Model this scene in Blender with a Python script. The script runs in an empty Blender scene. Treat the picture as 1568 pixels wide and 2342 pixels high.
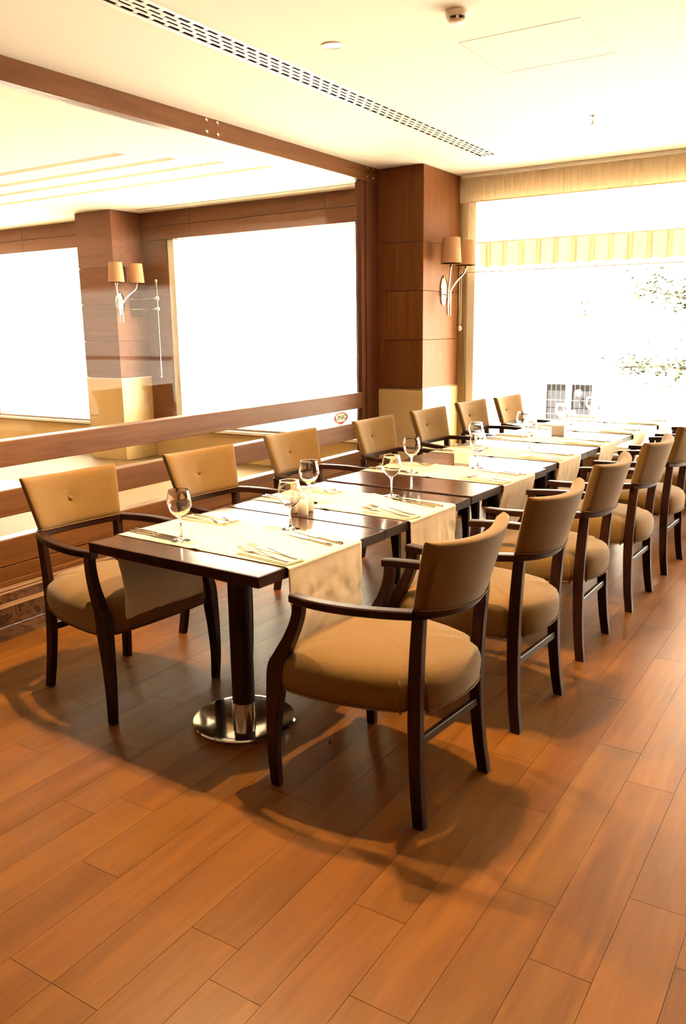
import bpy, bmesh, math, random
from mathutils import Vector, Matrix, noise
random.seed(7)
PI = math.pi
scene = bpy.context.scene
COL = scene.collection

# ------------------------------------------------------------------ camera
CX, CY, CZ = 1.6731, -2.1070, 1.5590
YAW, PITCH, ROLL, FPX = -0.56474, -0.21621, -0.01362, 1902.67
fw = Vector((math.sin(YAW)*math.cos(PITCH), math.cos(YAW)*math.cos(PITCH), math.sin(PITCH)))
rt = Vector((math.cos(YAW), -math.sin(YAW), 0)); up = rt.cross(fw)
rt, up = math.cos(ROLL)*rt+math.sin(ROLL)*up, -math.sin(ROLL)*rt+math.cos(ROLL)*up
cam = bpy.data.cameras.new('camera'); camo = bpy.data.objects.new('camera', cam); COL.objects.link(camo)
camo.matrix_world = Matrix(((rt.x, up.x, -fw.x, CX), (rt.y, up.y, -fw.y, CY), (rt.z, up.z, -fw.z, CZ), (0, 0, 0, 1)))
cam.sensor_fit = 'VERTICAL'; cam.sensor_height = 24.0; cam.lens = FPX/2342*24.0
cam.clip_start = 0.05; cam.clip_end = 300
scene.camera = camo
def px(P):
    d = Vector(P)-Vector((CX, CY, CZ)); z = d.dot(fw)
    if z < 0.05: return None
    return (784+FPX*d.dot(rt)/z, 1171-FPX*d.dot(up)/z)

# ------------------------------------------------------------------ sky, sun, exposure
world = bpy.data.worlds.new('sky'); scene.world = world; world.use_nodes = True
bg = world.node_tree.nodes['Background']
bg.inputs[0].default_value = (1.0, 0.93, 0.83, 1); bg.inputs[1].default_value = 6.0
sun = bpy.data.lights.new('sun', 'SUN'); sun.energy = 110.0; sun.angle = math.radians(1.0); sun.color = (1.0, 0.94, 0.84)
suno = bpy.data.objects.new('sun', sun); COL.objects.link(suno)
suno.rotation_euler = Vector((0.35, 0.75, -1.0)).to_track_quat('-Z', 'Y').to_euler()
scene.view_settings.view_transform = 'Standard'; scene.view_settings.look = 'None'
scene.view_settings.gamma = 1.0; scene.view_settings.use_curve_mapping = False
scene.view_settings.exposure = 0.30
DOWNLIGHT_W = 380.0

# room constants (metres)
XP, H, YC, XC, YW = -2.3116, 2.9684, 4.8492, -1.8472, 5.6415
XR, YB = 4.6, -4.2           # far side wall of the dining room, wall behind the camera
XF, YFB = -11.0, -4.2        # neighbouring room

# ------------------------------------------------------------------ materials
MATS = {}
def new_mat(name):
    m = bpy.data.materials.new(name); m.use_nodes = True
    nt = m.node_tree; b = nt.nodes['Principled BSDF']; MATS[name] = m
    return m, nt, b
def simple(name, col, rough=0.5, metal=0.0, spec=0.5, bump=0.0, bscale=300, vary=0.0, vscale=8.0, sheen=0.0, coat=0.0):
    m, nt, b = new_mat(name)
    b.inputs['Base Color'].default_value = (*col, 1); b.inputs['Roughness'].default_value = rough
    b.inputs['Metallic'].default_value = metal; b.inputs['Specular IOR Level'].default_value = spec
    b.inputs['Sheen Weight'].default_value = sheen; b.inputs['Coat Weight'].default_value = coat
    if bump or vary:
        tc = nt.nodes.new('ShaderNodeTexCoord')
    if vary:
        n = nt.nodes.new('ShaderNodeTexNoise'); n.inputs['Scale'].default_value = vscale; n.inputs['Detail'].default_value = 5
        nt.links.new(tc.outputs['Object'], n.inputs['Vector'])
        mx = nt.nodes.new('ShaderNodeMix'); mx.data_type = 'RGBA'
        mx.inputs[6].default_value = (*[c*(1-vary) for c in col], 1); mx.inputs[7].default_value = (*[min(1, c*(1+vary)) for c in col], 1)
        nt.links.new(n.outputs['Fac'], mx.inputs[0]); nt.links.new(mx.outputs[2], b.inputs['Base Color'])
    if bump:
        n2 = nt.nodes.new('ShaderNodeTexNoise'); n2.inputs['Scale'].default_value = bscale; n2.inputs['Detail'].default_value = 3
        nt.links.new(tc.outputs['Object'], n2.inputs['Vector'])
        bp = nt.nodes.new('ShaderNodeBump'); bp.inputs['Strength'].default_value = bump; bp.inputs['Distance'].default_value = 0.002
        nt.links.new(n2.outputs['Fac'], bp.inputs['Height']); nt.links.new(bp.outputs[0], b.inputs['Normal'])
    return m
def wood(name, dark, light, rough, axis=1, scale=6.0, stretch=14.0, per_object=False, tone=0.0, spec=0.5, coat=0.0, contrast=(0.3, 0.7), tint=None):
    """grain running along one object axis; per_object shifts grain and tone for each board"""
    m, nt, b = new_mat(name); N = nt.nodes.new; L = nt.links.new
    tc = N('ShaderNodeTexCoord'); mp = N('ShaderNodeMapping')
    s = [scale]*3; s[axis] = scale/stretch; mp.inputs['Scale'].default_value = s
    L(tc.outputs['Object'], mp.inputs['Vector'])
    vec = mp.outputs[0]
    if per_object:
        oi = N('ShaderNodeObjectInfo'); mul = N('ShaderNodeMath'); mul.operation = 'MULTIPLY'; mul.inputs[1].default_value = 73.0
        L(oi.outputs['Random'], mul.inputs[0]); add = N('ShaderNodeVectorMath'); add.operation = 'ADD'
        cb = N('ShaderNodeCombineXYZ')
        for i in range(3): L(mul.outputs[0], cb.inputs[i])
        L(vec, add.inputs[0]); L(cb.outputs[0], add.inputs[1]); vec = add.outputs[0]
    n1 = N('ShaderNodeTexNoise'); n1.inputs['Scale'].default_value = 1.0; n1.inputs['Detail'].default_value = 6; n1.inputs['Distortion'].default_value = 1.2
    L(vec, n1.inputs['Vector'])
    n2 = N('ShaderNodeTexNoise'); n2.inputs['Scale'].default_value = 9.0; n2.inputs['Detail'].default_value = 3
    L(vec, n2.inputs['Vector'])
    mixf = N('ShaderNodeMath'); mixf.operation = 'MULTIPLY_ADD'; mixf.inputs[1].default_value = 0.3
    L(n2.outputs['Fac'], mixf.inputs[0]); 
    m7 = N('ShaderNodeMath'); m7.operation = 'MULTIPLY'; m7.inputs[1].default_value = 0.7; L(n1.outputs['Fac'], m7.inputs[0]); L(m7.outputs[0], mixf.inputs[2])
    rp = N('ShaderNodeValToRGB'); e = rp.color_ramp.elements
    e[0].position = contrast[0]; e[0].color = (*dark, 1); e[1].position = contrast[1]; e[1].color = (*light, 1)
    L(mixf.outputs[0], rp.inputs['Fac']); colout = rp.outputs[0]
    if per_object and tone:
        hs = N('ShaderNodeHueSaturation'); mr = N('ShaderNodeMapRange')
        wn = N('ShaderNodeTexWhiteNoise'); wn.noise_dimensions = '1D'; L(mul.outputs[0], wn.inputs['W'])
        mr.inputs['To Min'].default_value = 1-tone; mr.inputs['To Max'].default_value = 1+tone*0.8
        L(wn.outputs['Value'], mr.inputs['Value']); L(mr.outputs[0], hs.inputs['Value']); L(colout, hs.inputs['Color'])
        mr2 = N('ShaderNodeMapRange'); mr2.inputs['To Min'].default_value = 0.497; mr2.inputs['To Max'].default_value = 0.503
        L(oi.outputs['Random'], mr2.inputs['Value']); L(mr2.outputs[0], hs.inputs['Hue'])
        colout = hs.outputs[0]
    L(colout, b.inputs['Base Color'])
    b.inputs['Roughness'].default_value = rough; b.inputs['Specular IOR Level'].default_value = spec; b.inputs['Coat Weight'].default_value = coat
    b.inputs['Coat Roughness'].default_value = 0.12
    if tint: b.inputs['Specular Tint'].default_value = (*tint, 1)
    return m
def glass_mat(name, tint=(1, 1, 1), f0=0.04, rough=0.0):
    """clear pane: see-through with mirror reflection by schlick fresnel, the same from both faces"""
    m = bpy.data.materials.new(name); m.use_nodes = True; nt = m.node_tree; nt.nodes.clear(); N = nt.nodes.new; L = nt.links.new
    o = N('ShaderNodeOutputMaterial'); t = N('ShaderNodeBsdfTransparent'); t.inputs[0].default_value = (*tint, 1)
    g = N('ShaderNodeBsdfGlossy'); g.inputs['Roughness'].default_value = rough
    lw = N('ShaderNodeLayerWeight'); lw.inputs[0].default_value = 0.5
    p5 = N('ShaderNodeMath'); p5.operation = 'POWER'; p5.inputs[1].default_value = 5.0; L(lw.outputs['Facing'], p5.inputs[0])
    ma = N('ShaderNodeMath'); ma.operation = 'MULTIPLY_ADD'; ma.inputs[1].default_value = 1-f0; ma.inputs[2].default_value = f0; L(p5.outputs[0], ma.inputs[0])
    mx = N('ShaderNodeMixShader'); L(ma.outputs[0], mx.inputs[0]); L(t.outputs[0], mx.inputs[1]); L(g.outputs[0], mx.inputs[2])
    L(mx.outputs[0], o.inputs[0]); MATS[name] = m; return m
def sheer_mat(name, col, see=0.3, trans=0.5):
    m = bpy.data.materials.new(name); m.use_nodes = True; nt = m.node_tree; nt.nodes.clear(); N = nt.nodes.new; L = nt.links.new
    o = N('ShaderNodeOutputMaterial'); t = N('ShaderNodeBsdfTransparent'); d = N('ShaderNodeBsdfDiffuse'); tr = N('ShaderNodeBsdfTranslucent')
    tc = N('ShaderNodeTexCoord'); mp = N('ShaderNodeMapping'); mp.inputs['Scale'].default_value = (28, 1, 0.35)
    n = N('ShaderNodeTexNoise'); n.inputs['Scale'].default_value = 1.0; n.inputs['Detail'].default_value = 4
    L(tc.outputs['Object'], mp.inputs[0]); L(mp.outputs[0], n.inputs['Vector'])
    rp = N('ShaderNodeValToRGB'); e = rp.color_ramp.elements
    e[0].position = .35; e[0].color = (*[c*0.72 for c in col], 1); e[1].position = .65; e[1].color = (*col, 1)
    L(n.outputs['Fac'], rp.inputs[0])
    for x in (d, tr): L(rp.outputs[0], x.inputs[0])
    m1 = N('ShaderNodeMixShader'); m1.inputs[0].default_value = trans; L(d.outputs[0], m1.inputs[1]); L(tr.outputs[0], m1.inputs[2])
    m2 = N('ShaderNodeMixShader'); m2.inputs[0].default_value = see; L(m1.outputs[0], m2.inputs[1]); L(t.outputs[0], m2.inputs[2])
    L(m2.outputs[0], o.inputs[0]); MATS[name] = m; return m
def emit_mat(name, col, s):
    m = bpy.data.materials.new(name); m.use_nodes = True; nt = m.node_tree; nt.nodes.clear()
    o = nt.nodes.new('ShaderNodeOutputMaterial'); e = nt.nodes.new('ShaderNodeEmission'); e.inputs[0].default_value = (*col, 1); e.inputs[1].default_value = s
    nt.links.new(e.outputs[0], o.inputs[0]); MATS[name] = m; return m

wood('floor_wood', (0.112, 0.035, 0.0036), (0.180, 0.064, 0.0080), 0.37, axis=1, scale=7, stretch=11, per_object=True, tone=0.07, coat=0.0, contrast=(0.36, 0.66), spec=0.26, tint=(1.0, 0.85, 0.66))
simple('floor_base', (0.05, 0.022, 0.01), 0.8)
wood('chair_wood', (0.014, 0.0040, 0.0020), (0.030, 0.0080, 0.0036), 0.42, axis=2, scale=20, stretch=8, spec=0.2)
wood('table_wood', (0.028, 0.010, 0.005), (0.050, 0.018, 0.008), 0.16, axis=0, scale=9, stretch=14, coat=0.3)
wood('partition_wood', (0.085, 0.026, 0.0045), (0.165, 0.058, 0.011), 0.5, axis=1, scale=14, stretch=16, spec=0.22)
wood('post_wood', (0.07, 0.019, 0.007), (0.125, 0.037, 0.012), 0.5, axis=2, scale=14, stretch=16, spec=0.22)
wood('veneer', (0.105, 0.035, 0.0075), (0.185, 0.066, 0.016), 0.5, axis=2, scale=16, stretch=18, per_object=True, tone=0.08, spec=0.12)
wood('bulkhead_wood', (0.13, 0.046, 0.019), (0.20, 0.075, 0.033), 0.5, axis=0, scale=10, stretch=12, per_object=True, tone=0.08, spec=0.2)
simple('cream_panel', (0.62, 0.42, 0.18), 0.35, vary=0.05, vscale=3)
simple('upholstery', (0.160, 0.083, 0.0185), 0.9, spec=0.15, bump=0.5, bscale=420, vary=0.30, vscale=190, sheen=0.2)
simple('piping', (0.15, 0.078, 0.022), 0.9, spec=0.15)
simple('cloth', (0.66, 0.53, 0.36), 0.75, spec=0.25, bump=0.25, bscale=900, sheen=0.1)
simple('napkin_cloth', (0.62, 0.49, 0.31), 0.8, spec=0.2, bump=0.25, bscale=900)
simple('ceiling_paint', (0.93, 0.87, 0.75), 0.9, spec=0.1)
simple('wall_paint', (0.80, 0.66, 0.46), 0.85, spec=0.2)
simple('wall_brown', (0.14, 0.06, 0.024), 0.7, spec=0.3)
simple('white_metal', (0.82, 0.78, 0.70), 0.45)
simple('dark_void', (0.03, 0.012, 0.008), 0.9)
simple('chrome', (0.72, 0.70, 0.66), 0.07, metal=1.0)
simple('polished_base', (0.58, 0.55, 0.50), 0.09, metal=1.0, bump=0.05, bscale=60, vary=0.12, vscale=14)
simple('steel', (0.50, 0.46, 0.40), 0.12, metal=1.0)
simple('bolt_steel', (0.85, 0.78, 0.66), 0.25, metal=1.0)
simple('porcelain', (0.85, 0.76, 0.62), 0.22)
simple('hatch_line', (0.62, 0.52, 0.38), 0.8)
simple('gold_frame', (0.30, 0.20, 0.08), 0.5)
simple('window_frame', (0.85, 0.80, 0.66), 0.5)
simple('rubber', (0.02, 0.015, 0.012), 0.8)
simple('marble', (0.13, 0.055, 0.026), 0.22, vary=0.0)
simple('trim_line', (0.24, 0.13, 0.06), 0.35)
simple('facade', (0.80, 0.76, 0.68), 0.9)
simple('facade_trim', (0.045, 0.035, 0.024), 0.9)
simple('facade_dark', (0.016, 0.016, 0.018), 0.9, spec=0.02)
simple('grille', (0.028, 0.012, 0.009), 0.6)
simple('street', (0.80, 0.76, 0.69), 0.9)
simple('bark', (0.06, 0.04, 0.025), 0.9)
simple('leaf', (0.016, 0.020, 0.001), 0.6)
simple('flower_red', (0.30, 0.03, 0.02), 0.7)
simple('shade_fabric', (0.40, 0.215, 0.115), 0.9, spec=0.1)
simple('detector_white', (0.80, 0.68, 0.52), 0.5)
simple('far_floor', (0.20, 0.12, 0.045), 0.6, spec=0.15, vary=0.1, vscale=2)
simple('sticker_red', (0.38, 0.025, 0.012), 0.5)
simple('sticker_cream', (0.75, 0.68, 0.48), 0.5)
simple('sticker_ink', (0.06, 0.035, 0.02), 0.5)
simple('dirt', (0.02, 0.012, 0.008), 0.9)
glass_mat('pane_glass', (0.98, 0.98, 0.96), f0=0.005)
m, nt, b = new_mat('stemware')
b.inputs['Base Color'].default_value = (1, 0.99, 0.97, 1); b.inputs['Transmission Weight'].default_value = 1.0; b.inputs['Roughness'].default_value = 0.0; b.inputs['IOR'].default_value = 1.46
sheer_mat('sheer', (0.80, 0.64, 0.43), see=0.6, trans=0.15)
sheer_mat('canopy_cloth', (0.85, 0.8, 0.7), see=0.0, trans=0.6)
emit_mat('lamp_lens', (1.0, 0.90, 0.72), 2.2)
# marble veins
nt = MATS['marble'].node_tree; b = nt.nodes['Principled BSDF']
tc = nt.nodes.new('ShaderNodeTexCoord'); nz = nt.nodes.new('ShaderNodeTexNoise'); nz.inputs['Scale'].default_value = 9; nz.inputs['Detail'].default_value = 8; nz.inputs['Distortion'].default_value = 2.5
rp = nt.nodes.new('ShaderNodeValToRGB'); rp.color_ramp.elements[0].color = (0.040, 0.016, 0.007, 1); rp.color_ramp.elements[0].position = 0.42
rp.color_ramp.elements[1].color = (0.055, 0.022, 0.010, 1); rp.color_ramp.elements[1].position = 0.6
el = rp.color_ramp.elements.new(0.5); el.color = (0.105, 0.046, 0.021, 1)
nt.links.new(tc.outputs['Object'], nz.inputs['Vector']); nt.links.new(nz.outputs['Fac'], rp.inputs[0]); nt.links.new(rp.outputs[0], b.inputs['Base Color'])
# striped awning canvas (printed stripes)
m, nt, b = new_mat('awning_canvas')
tc = nt.nodes.new('ShaderNodeTexCoord'); sp = nt.nodes.new('ShaderNodeSeparateXYZ'); nt.links.new(tc.outputs['Object'], sp.inputs[0])
fr = nt.nodes.new('ShaderNodeMath'); fr.operation = 'MULTIPLY'; fr.inputs[1].default_value = 1/0.19; nt.links.new(sp.outputs[0], fr.inputs[0])
f2 = nt.nodes.new('ShaderNodeMath'); f2.operation = 'FRACT'; nt.links.new(fr.outputs[0], f2.inputs[0])
rp = nt.nodes.new('ShaderNodeValToRGB'); rp.color_ramp.interpolation = 'CONSTANT'; e = rp.color_ramp.elements
e[0].position = 0; e[0].color = (0.06, 0.034, 0.007, 1); e[1].position = 0.34; e[1].color = (0.75, 0.66, 0.45, 1)
el = e.new(0.14); el.color = (0.5, 0.4, 0.2, 1); el = e.new(0.20); el.color = (0.06, 0.034, 0.007, 1)
nt.links.new(f2.outputs[0], rp.inputs[0]); nt.links.new(rp.outputs[0], b.inputs['Base Color']); b.inputs['Roughness'].default_value = 0.9

# ------------------------------------------------------------------ mesh helpers
def obj(name, src, mat=None, parent=None, smooth=False, loc=None):
    if isinstance(src, bmesh.types.BMesh):
        me = bpy.data.meshes.new(name)
        bmesh.ops.recalc_face_normals(src, faces=src.faces[:])
        if smooth:
            for f in src.faces: f.smooth = True
        src.to_mesh(me); src.free()
    else: me = src
    if mat and not me.materials: me.materials.append(MATS[mat])
    o = bpy.data.objects.new(name, me); COL.objects.link(o)
    if parent is not None: o.parent = parent
    if loc is not None: o.location = loc
    return o
def empty(name, loc=(0, 0, 0), rz=0.0):
    o = bpy.data.objects.new(name, None); o.empty_display_size = 0.1; COL.objects.link(o)
    o.location = loc; o.rotation_euler = (0, 0, rz); return o
def tag(o, label=None, cat=None, group=None, kind=None):
    if label: o['label'] = label
    if cat: o['category'] = cat
    if group: o['group'] = group
    if kind: o['kind'] = kind
    return o
def copy_tree(o, parent=None):
    c = o.copy(); COL.objects.link(c); c.parent = parent
    for ch in o.children: copy_tree(ch, c)
    return c
def BM(): return bmesh.new()
def box(bm, x0, x1, y0, y1, z0, z1, ch=0.0):
    """box with chamfered edges"""
    r = bmesh.ops.create_cube(bm, size=1.0)
    for v in r['verts']:
        v.co = Vector((x0+(v.co.x+.5)*(x1-x0), y0+(v.co.y+.5)*(y1-y0), z0+(v.co.z+.5)*(z1-z0)))
    if ch > 0:
        es = set()
        for v in r['verts']: es.update(v.link_edges)
        bmesh.ops.bevel(bm, geom=list(es), offset=ch, segments=1, affect='EDGES', profile=0.5)
    return bm
def B(x0, x1, y0, y1, z0, z1, ch=0.0): return box(BM(), x0, x1, y0, y1, z0, z1, ch)
def loft(bm, rings, close=True, cap=True):
    vs = [[bm.verts.new(p) for p in r] for r in rings]; n = len(rings[0])
    for i in range(len(vs)-1):
        for j in range(n if close else n-1):
            k = (j+1) % n
            bm.faces.new((vs[i][j], vs[i][k], vs[i+1][k], vs[i+1][j]))
    if cap:
        bm.faces.new(vs[0][::-1]); bm.faces.new(vs[-1])
    return bm
def rect(c, u, v, hu, hv, ch):
    """chamfered rectangle ring about c in axes u, v"""
    c = Vector(c); pts = []
    for su, sv, first in ((1, 1, 1), (-1, 1, 0), (-1, -1, 1), (1, -1, 0)):
        a = c+u*(su*hu)+v*(sv*(hv-ch)); b_ = c+u*(su*(hu-ch))+v*(sv*hv)
        pts += [a, b_] if first else [b_, a]
    return pts
def lathe(bm, prof, seg=24, c=(0, 0, 0)):
    rings = []
    for r, z in prof:
        rings.append([Vector((c[0]+r*math.cos(2*PI*k/seg), c[1]+r*math.sin(2*PI*k/seg), c[2]+z)) for k in range(seg)])
    vs = [[bm.verts.new(p) for p in r] for r in rings]
    for i in range(len(vs)-1):
        for j in range(seg):
            k = (j+1) % seg; bm.faces.new((vs[i][j], vs[i][k], vs[i+1][k], vs[i+1][j]))
    for ring, r in ((vs[0], prof[0][0]), (vs[-1], prof[-1][0])):
        if r > 1e-4: bm.faces.new(ring)
    return bm
def catmull(pts, n=8):
    P = [Vector(p) for p in pts]; P = [2*P[0]-P[1]]+P+[2*P[-1]-P[-2]]; out = []
    for i in range(1, len(P)-2):
        for k in range(n):
            t = k/n; a, b_, c, d = P[i-1:i+3]
            out.append(0.5*((2*b_)+(c-a)*t+(2*a-5*b_+4*c-d)*t*t+(3*b_-a-3*c+d)*t**3))
    out.append(P[-2]); return out
def tube(bm, pts, r, seg=8, cap=True):
    rings = []; pts = [Vector(p) for p in pts]; ref = Vector((0.13, 0.21, 0.97)).normalized()
    u0 = None
    for i, p in enumerate(pts):
        t = (pts[min(i+1, len(pts)-1)]-pts[max(i-1, 0)]).normalized()
        if u0 is None:
            u0 = t.cross(ref)
            if u0.length < 1e-3: u0 = t.cross(Vector((1, 0, 0)))
        u = (u0-t*u0.dot(t)).normalized(); u0 = u; v = t.cross(u)
        rr = r[i] if isinstance(r, (list, tuple)) else r
        rings.append([p+u*(rr*math.cos(2*PI*k/seg))+v*(rr*math.sin(2*PI*k/seg)) for k in range(seg)])
    return loft(bm, rings, True, cap)
def smooth_by_angle(me, deg=35):
    bm = bmesh.new(); bm.from_mesh(me)
    for f in bm.faces: f.smooth = True
    lim = math.radians(deg)
    for e in bm.edges:
        if len(e.link_faces) == 2 and e.calc_face_angle(0) > lim: e.smooth = False
    bm.to_mesh(me); bm.free()
def auto(o, deg=35): smooth_by_angle(o.data, deg); return o

# ================================================================== STRUCTURE
# ---- floor: slab with boards and a marble border
PW, PL, X0 = 0.161, 0.985, 1.085
floor = obj('floor', B(-2.19, XR, YB, YW, -0.05, -0.0135), 'floor_base')
tag(floor, 'orange-brown hardwood plank floor with a satin varnish', kind='structure')
bm = B(-PW/2+0.0006, PW/2-0.0006, -PL/2+0.0008, PL/2-0.0008, -0.0135, 0.0)
plank_me = bpy.data.meshes.new('plank'); bm.to_mesh(plank_me); bm.free(); plank_me.materials.append(MATS['floor_wood'])
phase = {0: -0.114, -1: -0.335, -2: 0.03, 1: 0.313, 2: -0.387, 4: -0.692, 6: -1.02, 7: -0.651, 8: -0.344}
rest = BM(); XFL = -1.994; nplank = 0; cand = []
k = -22
while X0-PW*k > XFL:
    xa, xb = X0-PW*(k+1), X0-PW*k
    ph = phase.get(k, (k*0.387) % PL)
    y = ph-PL*math.ceil((ph-YB)/PL)
    while y < YW:
        ya, yb = max(y, YB), min(y+PL, YW); xa2, xb2 = max(xa, XFL), min(xb, XR)
        if xb2-xa2 > 0.01 and yb-ya > 0.01:
            vis = 0
            for q in ((xa2, ya), (xb2, ya), (xa2, yb), (xb2, yb), ((xa2+xb2)/2, (ya+yb)/2)):
                s = px((*q, 0))
                if s and -30 < s[0] < 1598 and s[1] < 2372: vis = 1
            cand.append((vis, math.hypot((xa2+xb2)/2-CX, (ya+yb)/2-CY), xa2, xb2, ya, yb))
        y += PL
    k += 1
cand.sort(key=lambda c: (-c[0], c[1]))
for i, (vis, d, xa, xb, ya, yb) in enumerate(cand):
    if vis and i < 300:
        o = obj('plank', plank_me, None, floor, loc=((xa+xb)/2, (ya+yb)/2, 0)); o.scale = ((xb-xa)/PW, (yb-ya)/PL, 1)
        nplank += 1
    else: box(rest, xa+.0006, xb-.0006, ya+.0008, yb-.0008, -0.0135, 0)
o = obj('plank_remainder', rest, 'floor_wood', floor); o['kind'] = 'stuff'
y = YB
while y < YC+0.6:
    obj('marble_tile', B(-2.184, XFL-0.001, y+0.001, min(y+0.6, YW)-0.001, -0.0135, 0.0, 0.0008), 'marble', floor); y += 0.6

# ---- ceiling with a slot for the air diffuser
ceiling = empty('ceiling'); tag(ceiling, 'plain warm white plaster ceiling', kind='structure')
VX0, VX1, VY1 = -1.335, -1.175, 4.86
obj('ceiling_panel', B(XP-0.1, VX0, YB, YW, H, H+0.08), 'ceiling_paint', ceiling)
obj('ceiling_panel', B(VX1, XR, YB, YW, H, H+0.08), 'ceiling_paint', ceiling)
obj('ceiling_panel', B(VX0, VX1, VY1, YW, H, H+0.08), 'ceiling_paint', ceiling)
for a in ((-0.28, 0.34, 2.125, 2.129), (-0.28, 0.34, 2.745, 2.749), (-0.28, -0.276, 2.125, 2.749), (0.336, 0.34, 2.125, 2.749)):
    obj('hatch_joint', B(*a, H-0.0012, H+0.002), 'hatch_line', ceiling)

# ---- walls behind the camera and on the open side
wr = obj('wall_right', B(XR, XR+0.1, YB, YW, 0, H), 'wall_brown'); tag(wr, 'brown panelled side wall of the dining room', kind='structure')
wb = obj('wall_rear', B(XF, XR, YB-0.1, YB, 0, H), 'wall_brown'); tag(wb, 'brown wall behind the viewer', kind='structure')

# ---- window wall of the dining room
ww = empty('wall_back'); tag(ww, 'window wall around the tall dining room window', kind='structure')
SILL, HEAD = 0.41, 2.72
obj('lintel', B(XC-0.05, XR, YW, YW+0.2, HEAD, H+0.1), 'wall_paint', ww)
obj('parapet', B(XC-0.05, XR, YW, YW+0.2, -0.05, SILL), 'cream_panel', ww)
obj('window_ledge', B(XC, XR, YW-0.1, YW, SILL-0.03, SILL, 0.004), 'window_frame', ww)
win1 = empty('window_1'); tag(win1, 'tall window of the dining room with pale frame', kind='structure')
obj('jamb_strip', B(-1.90, -1.774, YW-0.028, YW+0.14, 0.0, HEAD), 'gold_frame', win1)
obj('window_frame', B(-1.774, -1.69, YW, YW+0.12, SILL, HEAD, 0.004), 'window_frame', win1)
for x in (0.9, 3.3): obj('mullion', B(x, x+0.06, YW+0.02, YW+0.1, SILL, HEAD, 0.004), 'window_frame', win1)
obj('bottom_rail', B(-1.69, XR, YW+0.02, YW+0.1, SILL, SILL+0.06, 0.004), 'window_frame', win1)
for xa, xb in ((-1.69, 0.9), (0.96, 3.3), (3.36, XR)):
    obj('pane', B(xa, xb, YW+0.055, YW+0.061, SILL+0.06, HEAD), 'pane_glass', win1)

# ---- panelled column in the corner
col = empty('column'); tag(col, 'square corner column clad in dark wood veneer above a cream base', kind='structure')
CXL = -2.42
obj('core', B(CXL, XC-0.014, YC+0.014, YW, 0, H), 'dark_void', col)
zs = [1.012, 1.4545, 1.893, 2.32, H-0.003]
pm = {}
for a, b_ in zip(zs[:-1], zs[1:]):
    obj('front_panel', B(CXL, XC-0.0015, YC, YC+0.014, a+0.002, b_-0.002, 0.0012), 'veneer', col)
    obj('side_panel', B(XC-0.014, XC, YC+0.0015, YW-0.03, a+0.002, b_-0.002, 0.0012), 'veneer', col)
obj('front_base_panel', B(CXL, XC+0.006, YC-0.008, YC+0.01, 0.06, 0.995, 0.002), 'cream_panel', col)
obj('side_base_panel', B(XC-0.01, XC+0.008, YC-0.006, YW-0.03, 0.06, 0.995, 0.002), 'cream_panel', col)
obj('base_skirting', B(CXL, XC+0.012, YC-0.014, YW-0.03, 0, 0.06, 0.002), 'marble', col)
obj('shadow_gap_strip', B(CXL, XC-0.004, YC+0.006, YW-0.03, 0.995, 1.012), 'trim_line', col)

# ---- glazed wooden partition to the neighbouring room
part = empty('wall_left'); tag(part, 'dark wooden partition with three rails and large glass panes', kind='structure')
TH = 0.09
def pb(name, z0, z1, x1=0.0, th=TH, mat='partition_wood', y0=YB, y1=4.55, ch=0.003):
    return obj(name, B(XP-th, XP+x1, y0, y1, z0, z1, ch), mat, part)
pb('beam', H-0.1248, H, y1=YC)
pb('rail', 0.8432, 0.9821); pb('rail', 0.5677, 0.7111)
for z in (0.9821, 0.7111, 0.4372): obj('rail_cap', B(XP-TH+0.004, XP-0.004, YB, 4.55, z-0.001, z+0.005, 0.001), 'trim_line', part)
pb('wood_panel', 0.292, 0.4372); pb('wood_panel', 0.212, 0.288)
pb('shadow_groove', 0.286, 0.294, x1=-0.008, mat='dark_void', ch=0)
pb('wood_skirting', 0.186, 0.214, x1=0.022, ch=0.004)
pb('moulding', 0.172, 0.184, x1=0.060, mat='trim_line', ch=0.003); pb('moulding', 0.160, 0.170, x1=0.072, mat='trim_line', ch=0.003)
pb('marble_upper', 0.110, 0.162, x1=0.075, mat='marble', ch=0.002)
pb('moulding', 0.104, 0.111, x1=0.132, mat='trim_line', ch=0.002)
pb('marble_plinth', 0.0, 0.106, x1=0.13, mat='marble', ch=0.002)
obj('post', B(XP-0.05, XP-0.004, 4.55, 4.62, 0.0, H-0.1248, 0.003), 'post_wood', part)
obj('post', B(XP-0.11, XP+0.004, 4.625, YC, 0.0, H-0.1248, 0.003), 'post_wood', part)
for ya, yb in ((YB, 2.497), (2.503, 4.55)):
    obj('glass_pane', B(XP-0.05, XP-0.042, ya, yb, 0.9821, H-0.1248), 'pane_glass', part)
    obj('glass_pane', B(XP-0.05, XP-0.042, ya, yb, 0.7111, 0.8432), 'pane_glass', part)
    obj('glass_pane', B(XP-0.05, XP-0.042, ya, yb, 0.4372, 0.5677), 'pane_glass', part)
obj('glass_joint', B(XP-0.052, XP-0.040, 2.496, 2.504, 0.9821, H-0.1248), 'pane_glass', part)
bolt_bm = lathe(BM(), [(0.0125, 0), (0.0125, 0.005), (0.009, 0.009), (0.0001, 0.010)], 14)
bmesh.ops.rotate(bolt_bm, verts=bolt_bm.verts, cent=(0, 0, 0), matrix=Matrix.Rotation(PI/2, 3, 'Y'))
bme = bpy.data.meshes.new('bolt'); bolt_bm.to_mesh(bme); bolt_bm.free(); bme.materials.append(MATS['bolt_steel'])
for y in (2.523, 2.636, 4.665, 4.765):
    for z in (2.949, 2.8755): obj('bolt', bme, None, part, loc=(XP, y, z))
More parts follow.
